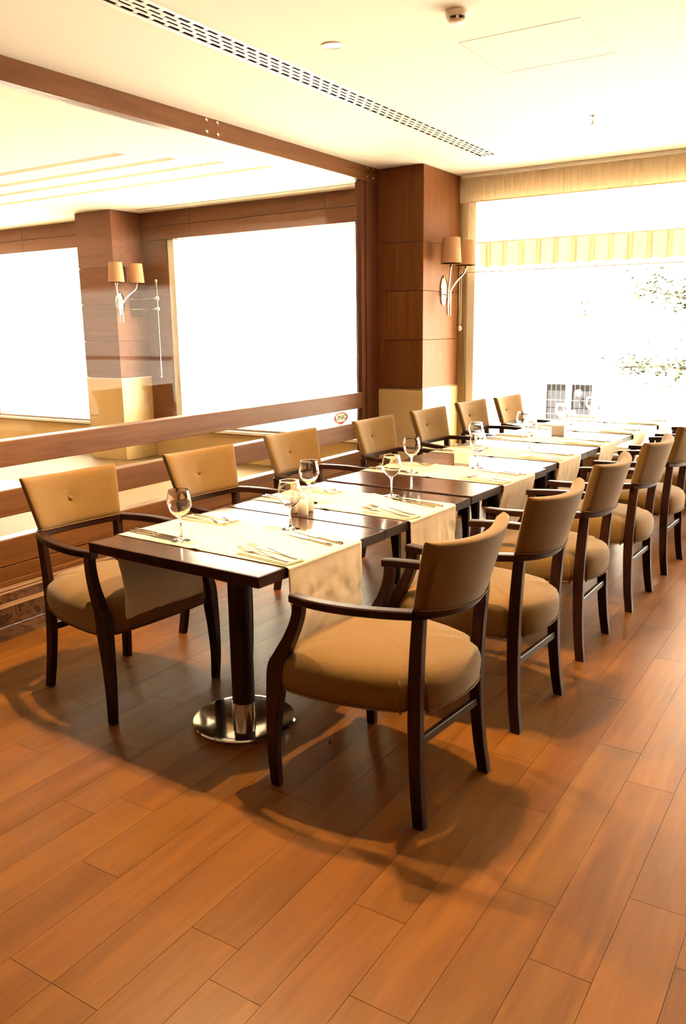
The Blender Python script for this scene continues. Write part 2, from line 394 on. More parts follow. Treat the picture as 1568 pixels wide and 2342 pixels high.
# round UNO sticker on the glass between the two upper rails
st = empty('window_sticker', (XP-0.041, 4.235, 0.780)); tag(st, 'oval red and cream UNO sticker on the partition glass', 'sticker')
def oval(a, b_, x, thick, lo=0.0):
    bm = BM(); rings = []
    for xx in (x, x+thick): rings.append([Vector((xx, a*math.cos(2*PI*k/40), b_*math.sin(2*PI*k/40)+lo)) for k in range(40)])
    return loft(bm, rings)
obj('red_border', oval(0.122, 0.050, 0, 0.0008), 'sticker_red', st); obj('red_ribbon', oval(0.055, 0.02, 0.0001, 0.0008, -0.042), 'sticker_red', st)
obj('cream_field', oval(0.098, 0.037, 0.0008, 0.0006), 'sticker_cream', st)
fc = bpy.data.curves.new('uno_text', 'FONT'); fc.body = 'UNO'; fc.size = 0.056; fc.align_x = 'CENTER'; fc.align_y = 'CENTER'; fc.extrude = 0.0003; fc.offset = 0.0012
ft = bpy.data.objects.new('tmp_text', fc); COL.objects.link(ft)
dg = bpy.context.evaluated_depsgraph_get(); tme = bpy.data.meshes.new_from_object(ft.evaluated_get(dg)); bpy.data.objects.remove(ft)
tme.transform(Matrix(((0, 0, 1, 0.0016), (1.6, 0, 0, 0), (0, 1.0, 0, 0), (0, 0, 0, 1)))); tme.materials.clear(); tme.materials.append(MATS['sticker_ink'])
obj('lettering', tme, None, st)

# ---- neighbouring room behind the partition
ff = obj('floor_neighbour', B(XF, -2.40, YFB, YW, -0.05, 0.0), 'far_floor'); tag(ff, 'pale floor of the neighbouring room', kind='structure'); ff.name = 'floor'
fcl = empty('ceiling'); tag(fcl, 'white ceiling with four long recesses in the neighbouring room', kind='structure')
# recessed strips: slab pieces between four slots running across the room
strips = [(2.98, 0.10, -3.66), (3.36, 0.10, -3.45), (3.72, 0.09, -3.22), (4.12, 0.09, -3.0)]
y = YFB
for ys, w, xe in strips:
    obj('ceiling_panel', B(XF, XP-0.1, y, ys, H, H+0.09), 'ceiling_paint', fcl)
    obj('ceiling_panel', B(xe, XP-0.1, ys, ys+w, H, H+0.09), 'ceiling_paint', fcl)
    obj('recess_back', B(XF, xe, ys, ys+w, H+0.07, H+0.09), 'ceiling_paint', fcl); y = ys+w
obj('ceiling_panel', B(XF, XP-0.1, y, YW, H, H+0.09), 'ceiling_paint', fcl)
for ya in (5.36,):
    obj('slot_line', B(-5.9, XP-0.3, ya, ya+0.012, H-0.002, H+0.001), 'dark_void', fcl)
fwl = empty('wall_far'); tag(fwl, 'window wall of the neighbouring room with wood panelled lintel', kind='structure')
FH = 2.645
xs = [XF, -8.35, -6.68, -5.3, -3.4, CXL]
for a, b_ in zip(xs[:-1], xs[1:]):
    obj('lintel_panel', B(a+0.002, b_-0.002, YW-0.01, YW+0.02, FH, FH+0.155, 0.001), 'bulkhead_wood', fwl)
    obj('lintel_panel', B(a+0.002, b_-0.002, YW-0.01, YW+0.02, FH+0.16, H, 0.001), 'bulkhead_wood', fwl)
obj('lintel_core', B(XF, CXL, YW+0.021, YW+0.2, FH, H+0.1), 'dark_void', fwl)
obj('parapet', B(XF, CXL, YW, YW+0.2, -0.05, 0.33), 'cream_panel', fwl)
obj('window_ledge', B(XF, CXL, YW-0.06, YW, 0.35, 0.385, 0.004), 'window_frame', fwl)
obj('ledge_reveal', B(XF, CXL, YW+0.001, YW+0.15, 0.33, 0.41), 'trim_line', fwl)
obj('jamb_wall', B(-6.14, -5.72, YW, YW+0.2, 0.33, FH), 'bulkhead_wood', fwl)
obj('jamb_wall', B(-7.12, -6.66, YW, YW+0.2, 0.33, FH), 'cream_panel', fwl)
obj('jamb_wall', B(-2.62, CXL, YW, YW+0.2, 0.33, FH), 'cream_panel', fwl)
win2 = empty('window_2'); tag(win2, 'large window of the neighbouring room beside the wood column', kind='structure')
obj('window_frame', B(-5.72, -5.62, YW+0.03, YW+0.12, 0.41, FH, 0.004), 'window_frame', win2)
obj('pane', B(-5.62, -2.62, YW+0.07, YW+0.076, 0.41, FH), 'pane_glass', win2)
win3 = empty('window_3'); tag(win3, 'window of the neighbouring room at the far end', kind='structure')
obj('window_frame', B(-9.35, -9.25, YW+0.03, YW+0.12, 0.41, FH, 0.004), 'window_frame', win3)
obj('pane', B(-10.9, -7.12, YW+0.07, YW+0.076, 0.41, FH), 'pane_glass', win3)
fcol = empty('column'); tag(fcol, 'wood clad column between the windows of the neighbouring room', kind='structure')
FX0, FX1, FY = -6.70, -6.09, 5.137
obj('core', B(FX0+0.01, FX1-0.014, FY+0.014, YW, 0, H), 'dark_void', fcol)
for a, b_ in zip(zs[:-1], zs[1:]):
    obj('front_panel', B(FX0, FX1-0.0015, FY, FY+0.014, a+0.002, b_-0.002, 0.0012), 'bulkhead_wood', fcol)
    obj('side_panel', B(FX1-0.014, FX1, FY+0.0015, YW, a+0.002, b_-0.002, 0.0012), 'bulkhead_wood', fcol)
obj('front_base_panel', B(FX0-0.004, FX1+0.004, FY-0.006, FY+0.01, 0.0, 0.995, 0.002), 'cream_panel', fcol)
obj('side_base_panel', B(FX1-0.01, FX1+0.006, FY-0.004, YW, 0.0, 0.995, 0.002), 'cream_panel', fcol)
obj('base_cap', B(FX0-0.006, FX1+0.01, FY-0.01, YW, 0.996, 1.010, 0.002), 'window_frame', fcol)
fwe = obj('wall_far_end', B(XF-0.1, XF, YFB, YW+0.2, 0, H), 'wall_paint'); tag(fwe, 'cream end wall of the neighbouring room', kind='structure'); fwe.name = 'wall_end'

# ================================================================== CHAIR
EX, EY, EZ = Vector((1, 0, 0)), Vector((0, 1, 0)), Vector((0, 0, 1))
def leg_mesh(path, ch=0.004):
    """path of (x, y, z, half width x, half depth y): horizontal chamfered sections"""
    P = catmull([(a[0], a[1], a[2]) for a in path], 6); S = catmull([(a[3], a[4], 0) for a in path], 6)
    return loft(BM(), [rect(p, EX, EY, s.x, s.y, min(ch, s.x*.4)) for p, s in zip(P, S)])
def rail_mesh(pts, hw, hh, n=6, ch=0.004):
    P = catmull(pts, n); rings = []
    for i, p in enumerate(P):
        t = (P[min(i+1, len(P)-1)]-P[max(i-1, 0)]); t.z = 0; t.normalize(); u = Vector((t.y, -t.x, 0))
        rings.append(rect(p, u, EZ, hw, hh, ch))
    return loft(BM(), rings)
def seat_outline():
    half = [(0.0, 0.292), (0.09, 0.291), (0.17, 0.287), (0.243, 0.280), (0.250, 0.272), (0.252, 0.236), (0.262, 0.228), (0.297, 0.226),
            (0.303, 0.18), (0.302, 0.10), (0.292, 0.0), (0.272, -0.10), (0.235, -0.202), (0.224, -0.211), (0.184, -0.217), (0.176, -0.224), (0.170, -0.262),
            (0.162, -0.272), (0.12, -0.290), (0.06, -0.302), (0.0, -0.306)]
    return half+[(-x, y) for x, y in half[-2:0:-1]]
def make_chair():
    root = empty('armchair')
    OUT = seat_outline(); bm = BM(); cen = Vector((0, 0.02))
    layers = [(0.965, 0.368), (0.992, 0.378), (1.0, 0.40), (1.004, 0.43), (0.995, 0.462), (0.965, 0.485), (0.90, 0.502), (0.78, 0.514), (0.6, 0.521), (0.4, 0.525), (0.2, 0.527)]
    rings = []
    for s, z in layers:
        r = []
        for x, y in OUT:
            # higher layers smooth the notches away
            k = max(0.0, min(1.0, (0.95-s)/0.3)); ang = math.atan2(y-cen.y, x-cen.x)
            tilt = 0.018*(0.3-y)/0.6 if z < 0.45 else 0.006*(0.3-y)/0.6
            r.append(Vector((cen.x+(x-cen.x)*s, cen.y+(y-cen.y)*s, z+tilt)))
        rings.append(r)
    loft(bm, rings); seat = auto(obj('seat', bm, 'upholstery', root), 50)
    pp = [Vector((x*0.992, 0.02+(y-0.02)*0.992, 0.371+0.018*(0.3-y)/0.6)) for x, y in OUT]; pp.append(pp[0])
    pb_ = tube(BM(), pp, 0.0036, 6, False)
    for s in (1, -1):   # welt running up beside each leg notch
        for (x, y, h) in ((0.249, 0.279, 0.455), (0.295, 0.229, 0.462), (0.234, -0.204, 0.470), (0.169, -0.264, 0.470)):
            tube(pb_, [(s*x, y, 0.378), (s*x*1.002, y, 0.43), (s*x*0.99, y*0.985, h), (s*x*0.965, y*0.955, h+0.018)], 0.0034, 6)
    obj('piping', pb_, 'piping', seat, smooth=True)
    # backrest, curved around the sitter and leaning back
    def bk(u, v, f):
        w = 0.212+0.036*v; sag = 0.062*(1-u*u)
        y0 = -0.240-0.060*v-sag
        # front/back surfaces bulge
        edge = min(1.0, (1-abs(u))/(0.20 if f > 0 else 0.055)); ev = min(1.0, min(v, 1-v)/(0.09 if f > 0 else 0.055))
        th = 0.027*math.sqrt(max(0.0, 1-(1-edge)**2))*math.sqrt(max(0.0, 1-(1-ev)**2))
        return Vector((u*w, y0+f*th, 0.722+0.231*v-0.014*(1-u*u)))
    us = [-1, -.996, -.986, -.97, -.945, -.9, -.8, -.65, -.5, -.35, -.2, -.1, -.04, 0, .04, .1, .2, .35, .5, .65, .8, .9, .945, .97, .986, .996, 1]
    vs = [0, .004, .014, .03, .055, .12, .25, .38, .46, .5, .54, .62, .75, .88, .945, .97, .986, .996, 1]
    bm = BM(); grids = {}
    for f in (1, -1):
        for i, u in enumerate(us):
            for j, v in enumerate(vs):
                p = bk(u, v, f)
                if f == 1:
                    dx, dz = u*0.23, (v-0.5)*0.231
                    p.y -= 0.011*math.exp(-(dx*dx+dz*dz)/0.0011)+0.003*math.exp(-(dx*dx)/0.0006)*max(0, 0.5-v)*1.2
                border = i in (0, len(us)-1) or j in (0, len(vs)-1)
                if border and f == -1: grids[f, i, j] = grids[1, i, j]
                else: grids[f, i, j] = bm.verts.new(p)
        for i in range(len(us)-1):
            for j in range(len(vs)-1):
                q = [grids[f, i, j], grids[f, i+1, j], grids[f, i+1, j+1], grids[f, i, j+1]]
                bm.faces.new(q)
    back = obj('backrest', bm, 'upholstery', root, smooth=True)
    bb = BM(); lathe(bb, [(0.0125, 0.0), (0.012, 0.004), (0.008, 0.0075), (0.0001, 0.0085)], 16)
    bmesh.ops.rotate(bb, verts=bb.verts, cent=(0, 0, 0), matrix=Matrix.Rotation(-PI/2, 3, 'X'))
    c0 = bk(0, .5, 1); bmesh.ops.translate(bb, verts=bb.verts, vec=(0, c0.y-0.0115, c0.z))
    obj('button', bb, 'piping', back, smooth=True)
    for f in (1, -1):
        obj('piping', tube(BM(), [bk(u, .05, f*1.02)-Vector((0, 0, 0.008)) for u in us[1:-1]], 0.0028, 6), 'piping', back, smooth=True)
    # bent rail: two arms and the piece under the backrest
    for s in (1, -1):
        ap = [(s*0.262, 0.203, 0.694), (s*0.280, 0.12, 0.697), (s*0.285, 0.03, 0.701), (s*0.274, -0.07, 0.705), (s*0.248, -0.165, 0.708), (s*0.217, -0.238, 0.7095)]
        auto(obj('arm', rail_mesh(ap, 0.019, 0.0145), 'chair_wood', root))
    rp_ = [(u*0.217, -0.238-0.062*(1-u*u), 0.7095-0.012*(1-u*u)) for u in (-1, -.75, -.5, -.25, 0, .25, .5, .75, 1)]
    auto(obj('back_rail', rail_mesh(rp_, 0.0165, 0.0145), 'chair_wood', root))
    for s in (1, -1):
        leg = [(s*0.288, 0.277, 0.0, 0.015, 0.018), (s*0.2895, 0.283, 0.12, 0.0165, 0.021), (s*0.288, 0.279, 0.25, 0.0185, 0.026), (s*0.2855, 0.268, 0.37, 0.021, 0.032), (s*0.283, 0.262, 0.435, 0.0215, 0.034), (s*0.2815, 0.252, 0.475, 0.021, 0.031)]
        l = auto(obj('leg', leg_mesh(leg), 'chair_wood', root))
        g = lathe(BM(), [(0.011, -0.0), (0.011, 0.004)], 10, (s*0.288, 0.277, 0.0)); obj('glide', g, 'rubber', l)
        ar = [(s*0.2815, 0.251, 0.472, 0.0205, 0.031), (s*0.279, 0.228, 0.515, 0.0195, 0.027), (s*0.274, 0.200, 0.57, 0.018, 0.023), (s*0.268, 0.179, 0.63, 0.0175, 0.0205), (s*0.2645, 0.172, 0.682, 0.017, 0.020)]
        auto(obj('arm_support', leg_mesh(ar), 'chair_wood', root))
        rl = [(s*0.216, -0.268, 0.0, 0.0155, 0.0205), (s*0.208, -0.252, 0.12, 0.0160, 0.0215), (s*0.200, -0.241, 0.27, 0.0165, 0.0230), (s*0.197, -0.238, 0.42, 0.0165, 0.0235), (s*0.199, -0.243, 0.56, 0.016, 0.0225), (s*0.203, -0.253, 0.697, 0.015, 0.021)]
        l = auto(obj('leg', leg_mesh(rl), 'chair_wood', root))
        g = lathe(BM(), [(0.010, -0.0), (0.010, 0.004)], 10, (s*0.216, -0.268, 0.0)); obj('glide', g, 'rubber', l)
    obj('stretcher', B(-0.19, 0.19, -0.254, -0.234, 0.262, 0.292, 0.003), 'chair_wood', root)
    return root
ordn = ['first', 'second', 'third', 'fourth', 'fifth', 'sixth', 'seventh']
chairL = [(-1.056, 0.346, -.09), (-1.0, 1.155, -.085), (-1.017, 2.012, -.065), (-.953, 2.915, -.05), (-.915, 3.68, -.09), (-.905, 4.47, -.09), (-.820, 5.10, -.09)]
chairR = [(0.347, 0.268, -.09), (0.374, 1.030, -.07), (0.362, 1.855, -.01), (0.392, 2.690, -.03), (0.410, 3.52, -.03), (0.43, 4.36, -.03), (0.45, 5.12, -.03)]
proto = make_chair(); first = True
for side, lst in (('partition', chairL), ('aisle', chairR)):
    for i, (x, y, a) in enumerate(lst):
        o = proto if first else copy_tree(proto); first = False
        o.location = (x, y, 0); o.rotation_euler = (0, 0, (-PI/2 if side == 'partition' else PI/2)+a)
        where = 'beside the glass partition' if side == 'partition' else 'on the open aisle side'
        tag(o, f'tan upholstered armchair {where}, {ordn[i]} in its row from the camera end', 'chair', 'armchairs along the long table')

# ================================================================== TABLES
TH_ = -0.052
#        front aisle-side corner, depth, pedestal position
TT = [((0.0, 0.0), 0.790, (-0.352, 0.318)), ((0.036, 0.800), 0.775, (-0.405, 1.10)), ((0.078, 1.582), 0.955, (-0.40, 1.90)), ((0.085, 2.545), 0.825, (-0.36, 2.95)),
      ((0.125, 3.378), 0.775, (-0.32, 3.76)), ((0.163, 4.160), 0.770, (-0.28, 4.54)), ((0.20, 4.938), 0.62, (-0.25, 5.25))]
TW = 0.884; TZ = 0.75
def make_table(i, corner, depth, ped, z):
    r = empty('pedestal_table', (corner[0], corner[1], 0), TH_)
    inv = Matrix.Rotation(-TH_, 2); pl = inv @ Vector((ped[0]-corner[0], ped[1]-corner[1]))
    obj('table_top', B(-TW+0.006, -0.006, 0.006, depth-0.006, z-0.018, z, 0.0012), 'table_wood', r)
    # solid lipping around the top
    for nm, a in (('edge_band', (-TW, 0, 0, 0.0065)), ('edge_band', (-TW, 0, depth-0.0065, depth)), ('edge_band', (-TW, -TW+0.0065, 0.0065, depth-0.0065)), ('edge_band', (-0.0065, 0, 0.0065, depth-0.0065))):
        obj(nm, B(*a, z-0.040, z-0.0006, 0.0016), 'chair_wood', r)
    obj('underside', B(-TW+0.0065, -0.0065, 0.0065, depth-0.0065, z-0.038, z-0.018), 'chair_wood', r)
    obj('mounting_plate', B(pl.x-0.2, pl.x+0.2, pl.y-0.2, pl.y+0.2, z-0.062, z-0.038, 0.004), 'chair_wood', r)
    obj('pole', lathe(BM(), [(0.0455, 0.092), (0.0455, z-0.05)], 28, (pl.x, pl.y, 0)), 'chair_wood', r, smooth=False)
    auto(r.children[-1])
    auto(obj('collar', lathe(BM(), [(0.047, 0.024), (0.047, 0.094), (0.044, 0.096)], 32, (pl.x, pl.y, 0)), 'chrome', r))
    auto(obj('base', lathe(BM(), [(0.200, 0.0), (0.209, 0.004), (0.210, 0.018), (0.205, 0.0235), (0.19, 0.025), (0.045, 0.0275)], 64, (pl.x, pl.y, 0)), 'polished_base', r), 20)
    return r
for i, (c, d, pd) in enumerate(TT):
    t = make_table(i, c, d, pd, TZ+(0.006 if i == 2 else 0))
    tag(t, f'dark wooden pedestal table, {ordn[i]} of the row counted from the camera', 'table', 'tables joined into one long row')

# ---- cloth runners across each table
rot = Matrix.Rotation(TH_, 2)
RUN = [((0.0, 0.0), 0.145, 0.60, 0.29, 0.31), ((0.036, 0.80), 0.185, 0.60, 0.30, 0.31), ((0.078, 1.582), 0.350, 0.76, 0.31, 0.31), ((0.085, 2.545), 0.280, 0.66, 0.31, 0.31),
       ((0.125, 3.378), 0.215, 0.56, 0.31, 0.31), ((0.163, 4.160), 0.20, 0.54, 0.31, 0.31), ((0.20, 4.938), 0.13, 0.54, 0.30, 0.34)]
def make_runner(i, corner, y0, y1, dr, dl):
    ym = corner[1]+(y0+y1)/2
    pushL = max(0.0, (chairL[i][0]+0.306)-(corner[0]-TW)-0.052*(y0+y1)/2+0.004)   # chairs pushed in press the cloth under the table
    pushR = min(0.0, (chairR[i][0]-0.306)-corner[0]-0.052*(y0+y1)/2-0.004)
    zt = TZ+(0.006 if i == 2 else 0)+0.0022
    R = 0.012; path = []   # (x, z, drop parameter)
    n = 18
    for k in range(n+1): path.append((-TW-0.004-R*0.55, zt-R-dl+dl*k/n, -(1-k/n)))
    for k in range(1, 5): a = PI-PI/2*k/5; path.append((-TW+R*0.55+R*math.cos(a)*1.6, zt-R+R*math.sin(a), 0))
    for k in range(57): path.append((-TW+0.02+(TW-0.04)*k/56, zt, 0))
    for k in range(1, 5): a = PI/2-PI/2*k/5; path.append((-R*0.55+R*math.cos(a)*1.6, zt-R+R*math.sin(a), 0))
    for k in range(n+1): path.append((0.004+R*0.55, zt-R-dr*k/n, k/n))
    nv = 44; bm = BM(); g = []
    for a, (x, z, dp) in enumerate(path):
        row = []
        for j in range(nv+1):
            v = j/nv; y = y0+(y1-y0)*v; X, Z, Y = x, z, y
            if dp == 0 and -TW+0.02 < x < -0.02:
                Z += 0.0040*math.exp(-((v-0.5)/0.030)**2)*(0.6+0.4*math.sin(x*9+i))+0.0040*math.exp(-((x+TW*0.5)/0.016)**2)
                Z += max(0, 0.0028*noise.noise(Vector((x*5, y*6, i*3.1))))*(1 if 0.1 < v < 0.9 else 0.3)
            else:
                d = abs(dp); s = 1 if dp > 0 else -1
                fold = 0.013*d*(0.55+0.45*math.sin(v*9.0+i*1.7+2.2*d))+0.010*d*max(0, noise.noise(Vector((v*4.2, d*2.0, i*5.3+s))))
                push = pushR if s > 0 else pushL; tdn = min(1.0, d*(dr if s > 0 else dl)/0.24); X += (push*tdn*tdn*(3-2*tdn)+(s*abs(fold) if abs(push) < .01 else -s*0.35*abs(fold))); Y += (v-0.5)*(-0.018)*d-(0.085*tdn if s < 0 and push > .01 else 0); X += 0.006*min(1, 3*d)*(abs(noise.noise(Vector((v*5.5+i, d*3.2+v*2, i*2.7+s))))*1.6-0.5)+0.002*min(1, 3*d)*noise.noise(Vector((v*14+i, d*6-v*5, s*3.3)))
                Z += 0.004*math.sin(v*5+i)*d
            q = rot @ Vector((X, Y)); row.append(bm.verts.new((corner[0]+q.x, corner[1]+q.y, Z)))
        g.append(row)
    for a in range(len(g)-1):
        for j in range(nv): bm.faces.new((g[a][j], g[a+1][j], g[a+1][j+1], g[a][j+1]))
    o = obj('table_runner', bm, 'cloth', None, smooth=True)
    md = o.modifiers.new('thick', 'SOLIDIFY'); md.thickness = 0.0014; md.offset = 0
    return o
for i, (c, y0, y1, dr, dl) in enumerate(RUN):
    tag(make_runner(i, c, y0, y1, dr, dl), f'cream cloth runner hanging over both sides of the {ordn[i]} table from the camera', 'table runner', 'cream table runners')

# ---- place settings
def wine_glass():
    prof = [(0.0001, 0.0), (0.039, 0.0), (0.040, 0.002), (0.030, 0.005), (0.010, 0.009), (0.0048, 0.020), (0.0042, 0.05), (0.0048, 0.082), (0.010, 0.092), (0.026, 0.103), (0.040, 0.120), (0.0475, 0.140), (0.0485, 0.155),
            (0.046, 0.175), (0.0405, 0.200), (0.0400, 0.2035), (0.0390, 0.2035), (0.0390, 0.200), (0.0445, 0.175), (0.0470, 0.155), (0.0460, 0.140), (0.0385, 0.121), (0.024, 0.1045), (0.008, 0.0955), (0.0001, 0.094)]
    return lathe(BM(), prof, 32)
bm = wine_glass(); bmesh.ops.recalc_face_normals(bm, faces=bm.faces[:])
for f in bm.faces: f.smooth = True
wg_me = bpy.data.meshes.new('wine_glass'); bm.to_mesh(wg_me); bm.free(); wg_me.materials.append(MATS['stemware']); smooth_by_angle(wg_me, 60)
def ribbon(bm, pts, t=0.0016):
    """flat bar along +x: (x, half width, z)"""
    rings = []
    for x, w, z in pts: rings.append([Vector((x, w, z)), Vector((x, w*.6, z+t)), Vector((x, -w*.6, z+t)), Vector((x, -w, z)), Vector((x, -w*.6, z-t*.3)), Vector((x, w*.6, z-t*.3))])
    return loft(bm, rings)
def fork_mesh():
    bm = BM()
    ribbon(bm, [(0.0, 0.006, 0.002), (0.008, 0.010, 0.002), (0.06, 0.0085, 0.003), (0.12, 0.0045, 0.008), (0.165, 0.004, 0.013), (0.185, 0.007, 0.011), (0.205, 0.0125, 0.006), (0.225, 0.0135, 0.0035)])
    for k in range(4):
        y = -0.0110+k*0.00733
        rings = [rect((x, y*(1 if x < .26 else .95), z), EY, EZ, hw, 0.0008, 0.0003) for x, z, hw in ((0.222, 0.0042, 0.0022), (0.25, 0.0045, 0.0020), (0.275, 0.0075, 0.0016), (0.287, 0.0105, 0.0010))]
        loft(bm, rings)
    return bm
def knife_mesh():
    bm = BM()
    loft(bm, [rect((x, 0, 0.0045), EY, EZ, w, h, min(w, h)*.5) for x, w, h in ((0.0, 0.004, 0.003), (0.006, 0.0075, 0.0042), (0.07, 0.0068, 0.004), (0.125, 0.0052, 0.0034), (0.136, 0.0062, 0.0036))])
    loft(bm, [rect((x, y, 0.003), EY, EZ, w, h, h*.6) for x, y, w, h in ((0.136, 0, 0.0062, 0.0022), (0.15, 0.001, 0.0095, 0.0012), (0.22, 0.001, 0.0105, 0.0010), (0.27, -0.0005, 0.0095, 0.0009), (0.296, -0.006, 0.004, 0.0007), (0.302, -0.009, 0.001, 0.0006))])
    return bm
def mk(bm, name, mat):
    bmesh.ops.recalc_face_normals(bm, faces=bm.faces[:]); me = bpy.data.meshes.new(name); bm.to_mesh(me); bm.free(); me.materials.append(MATS[mat]); smooth_by_angle(me, 40); return me
fork_me = mk(fork_mesh(), 'fork', 'steel'); knife_me = mk(knife_mesh(), 'knife', 'steel')
def napkin_mesh():
    bm = BM(); nu, nv = 10, 6; rings = []
    for layer, z in ((0, 0.0006), (1, 0.0036)):
        b2 = 0.0 if layer == 0 else 0.004
        box(bm, -0.012+b2, 0.25-b2*2, -0.046+b2, 0.046-b2, z-0.0006, z+0.0022, 0.0008)
    return bm
napkin_me = mk(napkin_mesh(), 'napkin', 'napkin_cloth')
side_name = {'L': 'partition side', 'R': 'aisle side'}
for i, (c, y0, y1, dr, dl) in enumerate(RUN):
    zt = TZ+(0.006 if i == 2 else 0)+0.0030
    def W(x, y): q = rot @ Vector((x, y)); return (c[0]+q.x, c[1]+q.y)
    wd = y1-y0; tn = f'{ordn[i]} table from the camera'
    for s in 'LR':
        j = random.uniform
        if s == 'R':
            g = W(-0.34, y0+wd-0.005-(0.0 if i else 0.0)); nk = W(0.004-0.012, y0+0.052); fo = [W(-0.01, y0+0.030), W(0.012-0.02, y0+0.078)]; kn = [W(-0.008, y0+wd*0.78), W(-0.028, y0+wd*0.69)]; base = PI; fan, kan = -0.17, -0.22
        else:
            g = W(-0.585, y0+0.068); nk = W(-TW+0.004+0.012, y1-0.075); fo = [W(-TW+0.015, y1-0.095), W(-TW+0.03, y1-0.045)]; kn = [W(-TW+0.006, y0+0.062), W(-TW+0.0, y0+0.092)]; base = 0.0; fan, kan = -0.03, -0.03
        sn = side_name[s]
        o = obj('wine_glass', wg_me, None, None, loc=(g[0], g[1], zt+0.0008)); tag(o, f'empty stemmed wine glass on the {sn} of the {tn}', 'wine glass', 'wine glasses on the runners')
        o = obj('napkin', napkin_me, None, None, loc=(nk[0], nk[1], zt+0.0008)); o.rotation_euler = (0, 0, base+TH_+fan*0.6); tag(o, f'folded cream napkin under forks, {sn} of {tn}', 'napkin', 'folded napkins')
        for k in range(2):
            w_ = ('outer', 'inner')[k]
            o = obj('fork', fork_me, None, None, loc=(fo[k][0], fo[k][1], zt+0.0062)); o.rotation_euler = (0, 0, base+TH_+fan+j(-.02, .02)); tag(o, f'{w_} steel fork on the napkin, {sn} of the {tn}', 'fork', 'forks on the napkins')
            o = obj('knife', knife_me, None, None, loc=(kn[k][0], kn[k][1], zt+0.0006)); o.rotation_euler = (0, 0, base+TH_+kan+j(-.02, .02)); tag(o, f'{("inner","outer")[1-k]} steel knife on the cloth, {sn} of the {tn}', 'knife', 'knives on the runners')
# ---- shakers and sugar holders
sh = empty('salt_shaker', (-0.480, 0.890, TZ)); sh.scale = (1.15, 1.15, 1.3)
auto(obj('body', lathe(BM(), [(0.017, 0), (0.0195, 0.003), (0.0195, 0.052), (0.017, 0.056), (0.0115, 0.058)], 24), 'porcelain', sh), 50)
auto(obj('cap', lathe(BM(), [(0.0115, 0.057), (0.0115, 0.070), (0.009, 0.074), (0.0001, 0.075)], 20), 'porcelain', sh), 50)
s2 = copy_tree(sh); s2.name = 'pepper_shaker'; s2.location = (-0.417, 0.860, TZ); s2.scale = (1.2, 1.2, 1.3)
s3 = copy_tree(sh); s3.name = 'toothpick_holder'; s3.location = (-0.445, 0.947, TZ)
tag(sh, 'white porcelain shaker on the partition side of the condiment cluster', 'shaker', 'porcelain condiment pots')
tag(s2, 'white porcelain shaker standing closest to the camera on the table', 'shaker', 'porcelain condiment pots')
tag(s3, 'white porcelain pot half hidden behind two shakers', 'shaker', 'porcelain condiment pots')
def holder(loc, rz, label):
    r = empty('sugar_holder', loc, rz); w, d, h, t = 0.050, 0.03, 0.072, 0.004
    obj('front_plate', B(-w, w, -d, -d+t, 0, h, 0.001), 'porcelain', r); obj('back_plate', B(-w, w, d-t, d, 0, h, 0.001), 'porcelain', r)
    obj('side_plate', B(-w, -w+t, -d+t, d-t, 0, h, 0.001), 'porcelain', r); obj('side_plate', B(w-t, w, -d+t, d-t, 0, h, 0.001), 'porcelain', r)
    obj('divider', B(-0.002, 0.002, -d+t, d-t, 0.002, h-0.006, 0.0005), 'porcelain', r)
    obj('bottom_plate', B(-w+t, w-t, -d+t, d-t, 0, t), 'porcelain', r)
    tag(r, label, 'sugar holder', 'square porcelain sugar holders'); return r
holder((-0.377, 2.505, TZ+0.006), TH_, 'square white porcelain holder on the third table from the camera')
holder((-0.315, 4.125, TZ), TH_, 'small white porcelain holder on the fifth table from the camera')

# ================================================================== CEILING FITTINGS
vent = empty('air_diffuser', ((VX0+VX1)/2, 0, H)); tag(vent, 'long white linear slot air diffuser set in the ceiling', 'air vent')
hw = (VX1-VX0)/2
obj('plenum', B(-hw, hw, YB, VY1, 0.03, 0.06), 'dark_void', vent)
for s in (-1, 1):
    obj('plenum_side', B(min(s*hw, s*(hw-0.004)), max(s*hw, s*(hw-0.004)), YB, VY1, 0.0, 0.06), 'dark_void', vent)
    obj('flange', B(min(s*(hw+0.012), s*(hw-0.010)), max(s*(hw+0.012), s*(hw-0.010)), YB, VY1+0.012, -0.004, 0.0), 'white_metal', vent)
obj('end_flange', B(-hw, hw, VY1-0.01, VY1+0.012, -0.004, 0.0), 'white_metal', vent)
gap = 2*(hw-0.01)/4
for k in range(1, 4):
    x = -hw+0.01+gap*k; obj('slat', B(x-0.0080, x+0.0080, YB, VY1-0.01, -0.003, 0.001, 0.0005), 'white_metal', vent)
bm = BM()
for k in range(4):
    xc = -hw+0.01+gap*(k+0.5); y = YB+0.05*(k % 2)
    while y < VY1-0.06:
        # curved deflector blades alternate along each slot
        box(bm, xc-gap/2+0.004, xc+gap/2-0.004, y, y+0.026, -0.001, 0.002); y += 0.10
o = obj('deflector_blades', bm, 'white_metal', vent); o['kind'] = 'stuff'

